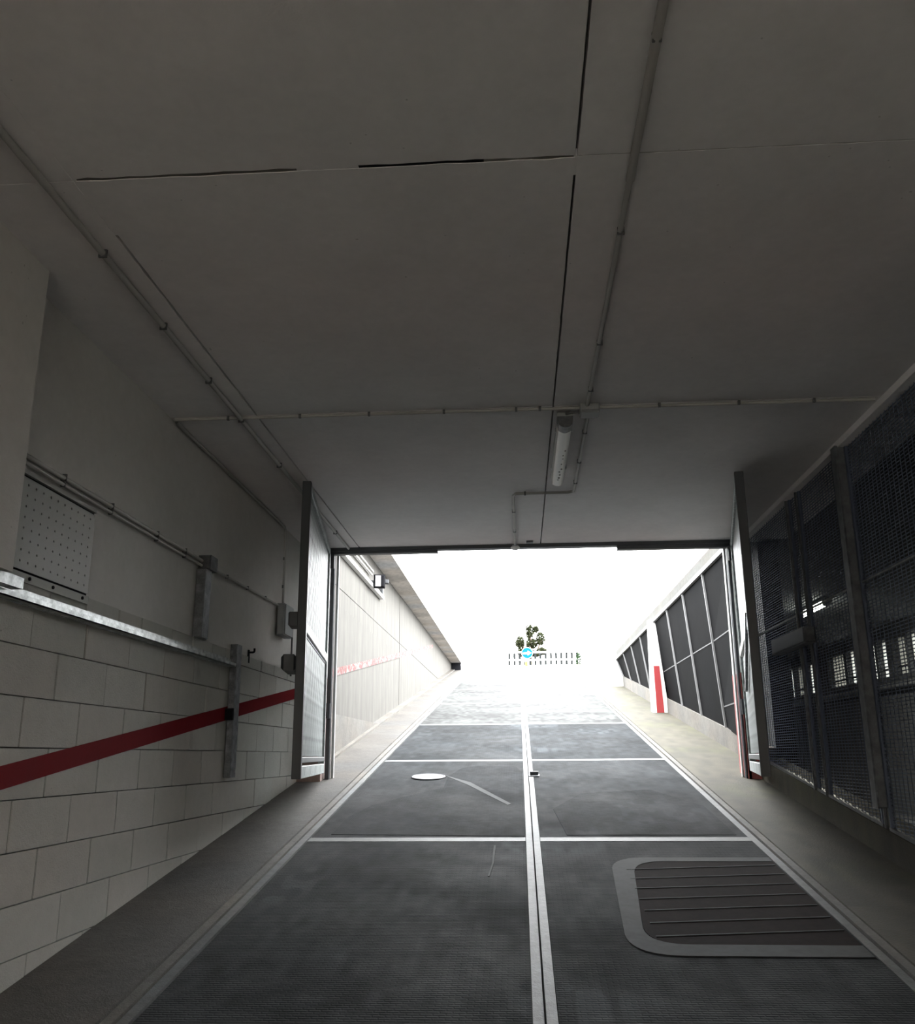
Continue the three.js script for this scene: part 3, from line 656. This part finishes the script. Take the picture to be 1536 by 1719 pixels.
{
  const t = thing('white_duct', 'white duct along the left ramp wall outside the gate', 'duct');
  part('duct', cbox(-2.115, -2.055, R(2.345), R(2.395), -13.85, -9.06, 0.006), M.white, t);
  part('end_piece', cbox(-2.115, -2.07, R(2.395), R(2.62), -13.85, -13.8, 0.004), M.steelGrey, t);
  conduit('outdoor_conduit', 'upper of two conduits under the left slab outside', [[-2.085, R(2.60), -9.06], [-2.085, R(2.60), -12.9]], 0.016);
  conduit('outdoor_conduit', 'lower of two conduits under the left slab outside', [[-2.085, R(2.535), -9.06], [-2.085, R(2.535), -12.8]], 0.014);
  const f = thing('floodlight', 'dark floodlight with pale glass on the left ramp wall', 'floodlight');
  f.position.set(-1.975, R(2.42), -12.7); f.rotation.y = 0.2;
  part('housing', cbox(-0.06, 0.1, -0.09, 0.1, -0.12, 0, 0.02), M.black, f);
  part('glass', cbox(-0.04, 0.035, -0.075, 0.08, 0, 0.006, 0.003), M.white, f, 'pale front glass');
  part('bracket', cbox(-0.12, -0.06, -0.02, 0.02, -0.08, -0.04, 0.004), M.steelDark, f);
  part('visor', cbox(0.1, 0.16, -0.01, 0.05, -0.2, -0.12, 0.01), M.steelDark, f);
}

// ------------------------------------------------------------------ outside: right wall of dark panels
{
  const w = struct('wall_ramp_right', 'right ramp wall of dark panels in white frames', 'wall');
  const zs = [-9.45, -10.77, -12.14, -13.5, -14.76, -16.64, -18.02, -19.41, -20.75], top = R(2.06);
  const bx = (z, i) => (i === 0 ? 2.23 : 2.335), low = z => fy(z) + 0.235, dz = 0.0;
  for (let i = 0; i + 1 < zs.length; i++) {
    let a = zs[i], b = zs[i + 1]; if (i === 4) a = -15.05;
    const ba = bx(a, i), bb = bx(b, i + 1), Y = [null, R(0.52), R(1.265), null];
    // two or three sheets, one above the other, each leaning with its frame
    const P = (z, xb, y) => { const l = low(z), k = (y - l) / (top - l); return [xb + (2.2 - xb) * k, y, z]; };
    let lo = z => low(z);
    for (const cut of [R(0.52), R(1.265), top]) {
      if (cut < Math.max(lo(a), lo(b)) + 0.12 && cut !== top) continue;
      const q = cut === top ? top : cut - 0.006;
      const f4 = [P(a, ba, lo(a)), P(b, bb, lo(b)), P(b, bb, q), P(a, ba, q)];
      const off = f4.map(p => [p[0] + 0.03, p[1], p[2]]);
      part('dark_panel', hexa([off[0], off[1], f4[1], f4[0]], [off[3], off[2], f4[2], f4[3]]), M.panelDark, w);
      if (cut !== top) { const e = [P(a, ba, cut), P(b, bb, cut)]; part('seam_bar', hexa([[e[0][0] - 0.004, cut - 0.007, a], [e[0][0] + 0.02, cut - 0.007, a], [e[1][0] + 0.02, cut - 0.007, b], [e[1][0] - 0.004, cut - 0.007, b]], [[e[0][0] - 0.004, cut + 0.007, a], [e[0][0] + 0.02, cut + 0.007, a], [e[1][0] + 0.02, cut + 0.007, b], [e[1][0] - 0.004, cut + 0.007, b]]), M.seam, w); }
      lo = () => cut + 0.006;
    }
    const bar = (z, xb, r = 0.016) => hexa([[xb - 0.022, low(z) - 0.02, z + r], [xb + 0.01, low(z) - 0.02, z + r], [xb + 0.01, low(z) - 0.02, z - r], [xb - 0.022, low(z) - 0.02, z - r]],
      [[2.2 - 0.022, top, z + r], [2.2 + 0.01, top, z + r], [2.2 + 0.01, top, z - r], [2.2 - 0.022, top, z - r]]);
    part('frame_bar', bar(a, ba, i === 0 ? 0.025 : 0.013), M.frameGrey, w);
    if (i === 7) part('frame_bar', bar(b, bb, 0.013), M.frameGrey, w);
  }
  part('top_rail', cbox(2.165, 2.23, top, top + 0.05, -20.8, -9.05, 0.006), M.frameGrey, w);
  part('coping', cbox(2.19, 2.7, top + 0.05, top + 0.20, -20.85, -9.05, 0.01), M.coping, w);
  part('backing', box(2.40, 2.6, 0, top, -24.3, -9.05), M.void, w);
  part('plinth', slab(2.31, 2.6, -9.05, -20.8, 0.24, 0.5), M.kerb, w);
  part('end_post', hexa([[2.05, fy(-20.8), -20.76], [2.6, fy(-20.8), -20.76], [2.6, fy(-20.8), -21.0], [2.05, fy(-20.8), -21.0]], [[2.15, top, -20.76], [2.6, top, -20.76], [2.6, top, -21.0], [2.15, top, -21.0]]), M.whiteWorn, w);
  part('low_wall', hexa([[2.12, fy(-21) - 0.2, -21], [2.6, fy(-21) - 0.2, -21], [2.6, fy(-31.5) - 0.2, -31.5], [2.12, fy(-31.5) - 0.2, -31.5]], [[2.12, R(2.0), -21], [2.6, R(2.0), -21], [2.6, R(3.5), -31.5], [2.12, R(3.5), -31.5]]), M.whiteWorn, w);
  part('base_gap', slab(2.09, 2.13, -21, -31.5, 0.05, 0.1), M.steelGrey, w);
  const p = thing('painted_pillar', 'white concrete pillar with red lower stripe between dark panels', 'pillar');
  const zb = -14.78, ht = [[2.085, 2.18], [2.085, 2.33]];
  part('shaft', hexa([[2.09, fy(zb), zb], [2.335, fy(zb), zb], [2.335, fy(zb), zb - 0.28], [2.09, fy(zb), zb - 0.28]], [[2.11, top + 0.05, zb], [2.2, top + 0.05, zb], [2.2, top + 0.05, zb - 0.28], [2.11, top + 0.05, zb - 0.28]]), M.whiteWorn, p);
  const zf = zb + 0.006, yr = R(1.36);
  part('red_stripe', hexa([[2.145, fy(zb) + 0.01, zf], [2.26, fy(zb) + 0.01, zf], [2.26, fy(zb) + 0.01, zb], [2.145, fy(zb) + 0.01, zb]], [[2.135, yr, zf], [2.225, yr, zf], [2.225, yr, zb], [2.135, yr, zb]]), M.redBright, p, 'red painted stripe');
  const gnd = struct('ground_right', 'paved ground above the right ramp wall', 'ground');
  part('paving', box(2.6, 6.6, R(2.1), R(2.2), -9.05, -24.6), M.earth, gnd);
  part('paving', box(2.6, 40, R(1.0), R(2.2), -24.6, -31.4), M.earth, gnd);
  part('paving', box(6.25, 40, -1.5, R(0.9), 20, -24.6), M.earth, gnd);
  const h = thing('garden_wall', 'pale rendered wall standing beyond the right parapet', 'wall');
  part('render', box(3.3, 3.55, R(2.2), R(3.4), -9.05, -15), M.whiteWorn, h);
  part('cap', cbox(3.26, 3.59, R(3.4), R(3.46), -15, -9.05, 0.01), M.concrete, h);
}

// ------------------------------------------------------------------ the street at the head of the ramp
{
  const Y = fy(-31.5), zf = -33.5;
  const g = struct('street', 'level street surface at the head of the ramp', 'street');
  part('paving', box(-40, 40, Y - 0.4, Y, -31.5, -75), M.kerb, g);
  // railing
  const r = thing('railing', 'low street railing with grey pickets at ramp head', 'railing');
  const x0 = -0.35, x1 = 2.35, n = 14, zr = -34.2;
  for (let i = 0; i <= n; i++) { const x = x0 + (x1 - x0) * i / n; part('picket', cbox(x - 0.042, x + 0.042, Y, Y + 0.74, zr - 0.015, zr + 0.015, 0.004), M.picket, r); }
  part('base', cbox(x0 - 0.1, x1 + 0.1, Y, Y + 0.22, zr - 0.1, zr + 0.06, 0.01), M.white, r);
  for (const y of [0.22, 0.44, 0.72]) part('rail', cbox(x0 - 0.05, x1 + 0.05, Y + y, Y + y + 0.06, zr + 0.016, zr + 0.05, 0.004), M.white, r);
  // sign on its post
  const s = thing('road_sign', 'round blue road sign with white arrow on tall pole', 'road sign');
  s.position.set(0.31, Y, zf);
  part('pole', cyl(0.03, 0.03, 1.75, [-0.06, 0.88, -0.05], 14), M.white, s);
  part('disc', cyl(0.205, 0.205, 0.012, [0, 0.655, 0.0], 40, 'z'), M.blue, s);
  const a = new THREE.Shape(); a.moveTo(-0.15, -0.045); a.lineTo(-0.15, 0.02); a.lineTo(0.02, 0.03); a.lineTo(0.02, 0.085); a.lineTo(0.165, 0.0); a.lineTo(0.02, -0.085); a.lineTo(0.02, -0.035); a.closePath();
  const ag = new THREE.ExtrudeGeometry(a, { depth: 0.003, bevelEnabled: false }); ag.translate(0, 0.655, 0.006);
  part('arrow', uvm(ag), M.white, s, 'white arrow');
  const tr = new THREE.TorusGeometry(0.2, 0.007, 8, 40); tr.translate(0, 0.655, 0.004); part('rim', uvm(tr), M.white, s);
  const b = thing('yellow_bollard', 'short yellow bollard below the blue road sign', 'bollard');
  b.position.set(0.27, Y, zf + 0.2);
  part('body', cyl(0.05, 0.06, 0.3, [0, 0.15, 0], 16), M.yellow, b); part('cap', cyl(0.03, 0.05, 0.04, [0, 0.32, 0], 16), M.yellow, b);
  // tree and potted shrub
  function leaves(n, cx, cy, cz, rx, ry, rz, size, keep) {
    const gs = [];
    for (let i = 0; i < n; i++) {
      let x, y, z; do { x = rr(-1, 1); y = rr(-1, 1); z = rr(-1, 1); } while (x * x + y * y + z * z > 1 || !keep(x, y, z));
      const q = new THREE.CircleGeometry(size * rr(0.6, 1.3), 5); q.scale(1, 0.55, 1);
      q.rotateX(rr(0, 6)); q.rotateY(rr(0, 6)); q.rotateZ(rr(0, 6)); q.translate(cx + x * rx, cy + y * ry, cz + z * rz); gs.push(q.toNonIndexed());
    }
    return mergeGeometries(gs);
  }
  const t = thing('street_tree', 'small dark green tree behind the blue road sign', 'tree'); t.position.set(0.48, Y, -37.5);
  part('trunk', mix([cyl(0.06, 0.09, 1.0, [0, 0.5, 0], 10), tube([[0, 0.9, 0], [-0.25, 1.25, 0.05], [-0.45, 1.7, 0]], 0.035), tube([[0, 0.9, 0], [0.3, 1.2, 0], [0.45, 1.6, 0.1]], 0.035), tube([[0, 0.95, 0], [0.05, 1.4, 0], [0, 1.9, 0]], 0.035)]), M.bark, t);
  const clumps = [[-0.4, 1.5, 0.2, 0.28], [0.0, 1.95, 0.2, 0.3], [0.42, 1.65, 0.18, 0.28], [0.05, 1.45, 0.26, 0.22], [0.45, 1.15, 0.2, 0.15], [-0.35, 1.1, 0.18, 0.16], [0.1, 1.05, 0.3, 0.14], [0.25, 2.05, 0.1, 0.12]];
  part('foliage', mergeGeometries(clumps.map(([x, y, rx, ry]) => leaves(420, x, y, 0, rx, ry, 0.3, 0.055, () => true))), M.leafA, t, null, 'stuff');
  const ps = thing('potted_shrub', 'potted green shrub at the right end of railing', 'potted plant'); ps.position.set(2.2, Y, -33.9);
  const pot = new THREE.LatheGeometry([[0, 0], [0.1, 0], [0.14, 0.22], [0.155, 0.22], [0.155, 0.25], [0.12, 0.25], [0.11, 0.2], [0, 0.2]].map(p => new THREE.Vector2(...p)), 20);
  part('pot', uvm(pot), M.terracotta, ps);
  part('foliage', leaves(260, 0, 0.47, 0, 0.15, 0.28, 0.15, 0.035, (x, y) => Math.abs(x) < 0.75 - y * 0.6), M.leafB, ps, null, 'stuff');
}

scene.traverse(o => { if (o.isMesh) { o.castShadow = true; o.receiveShadow = true; } });
renderer.render(scene, camera);
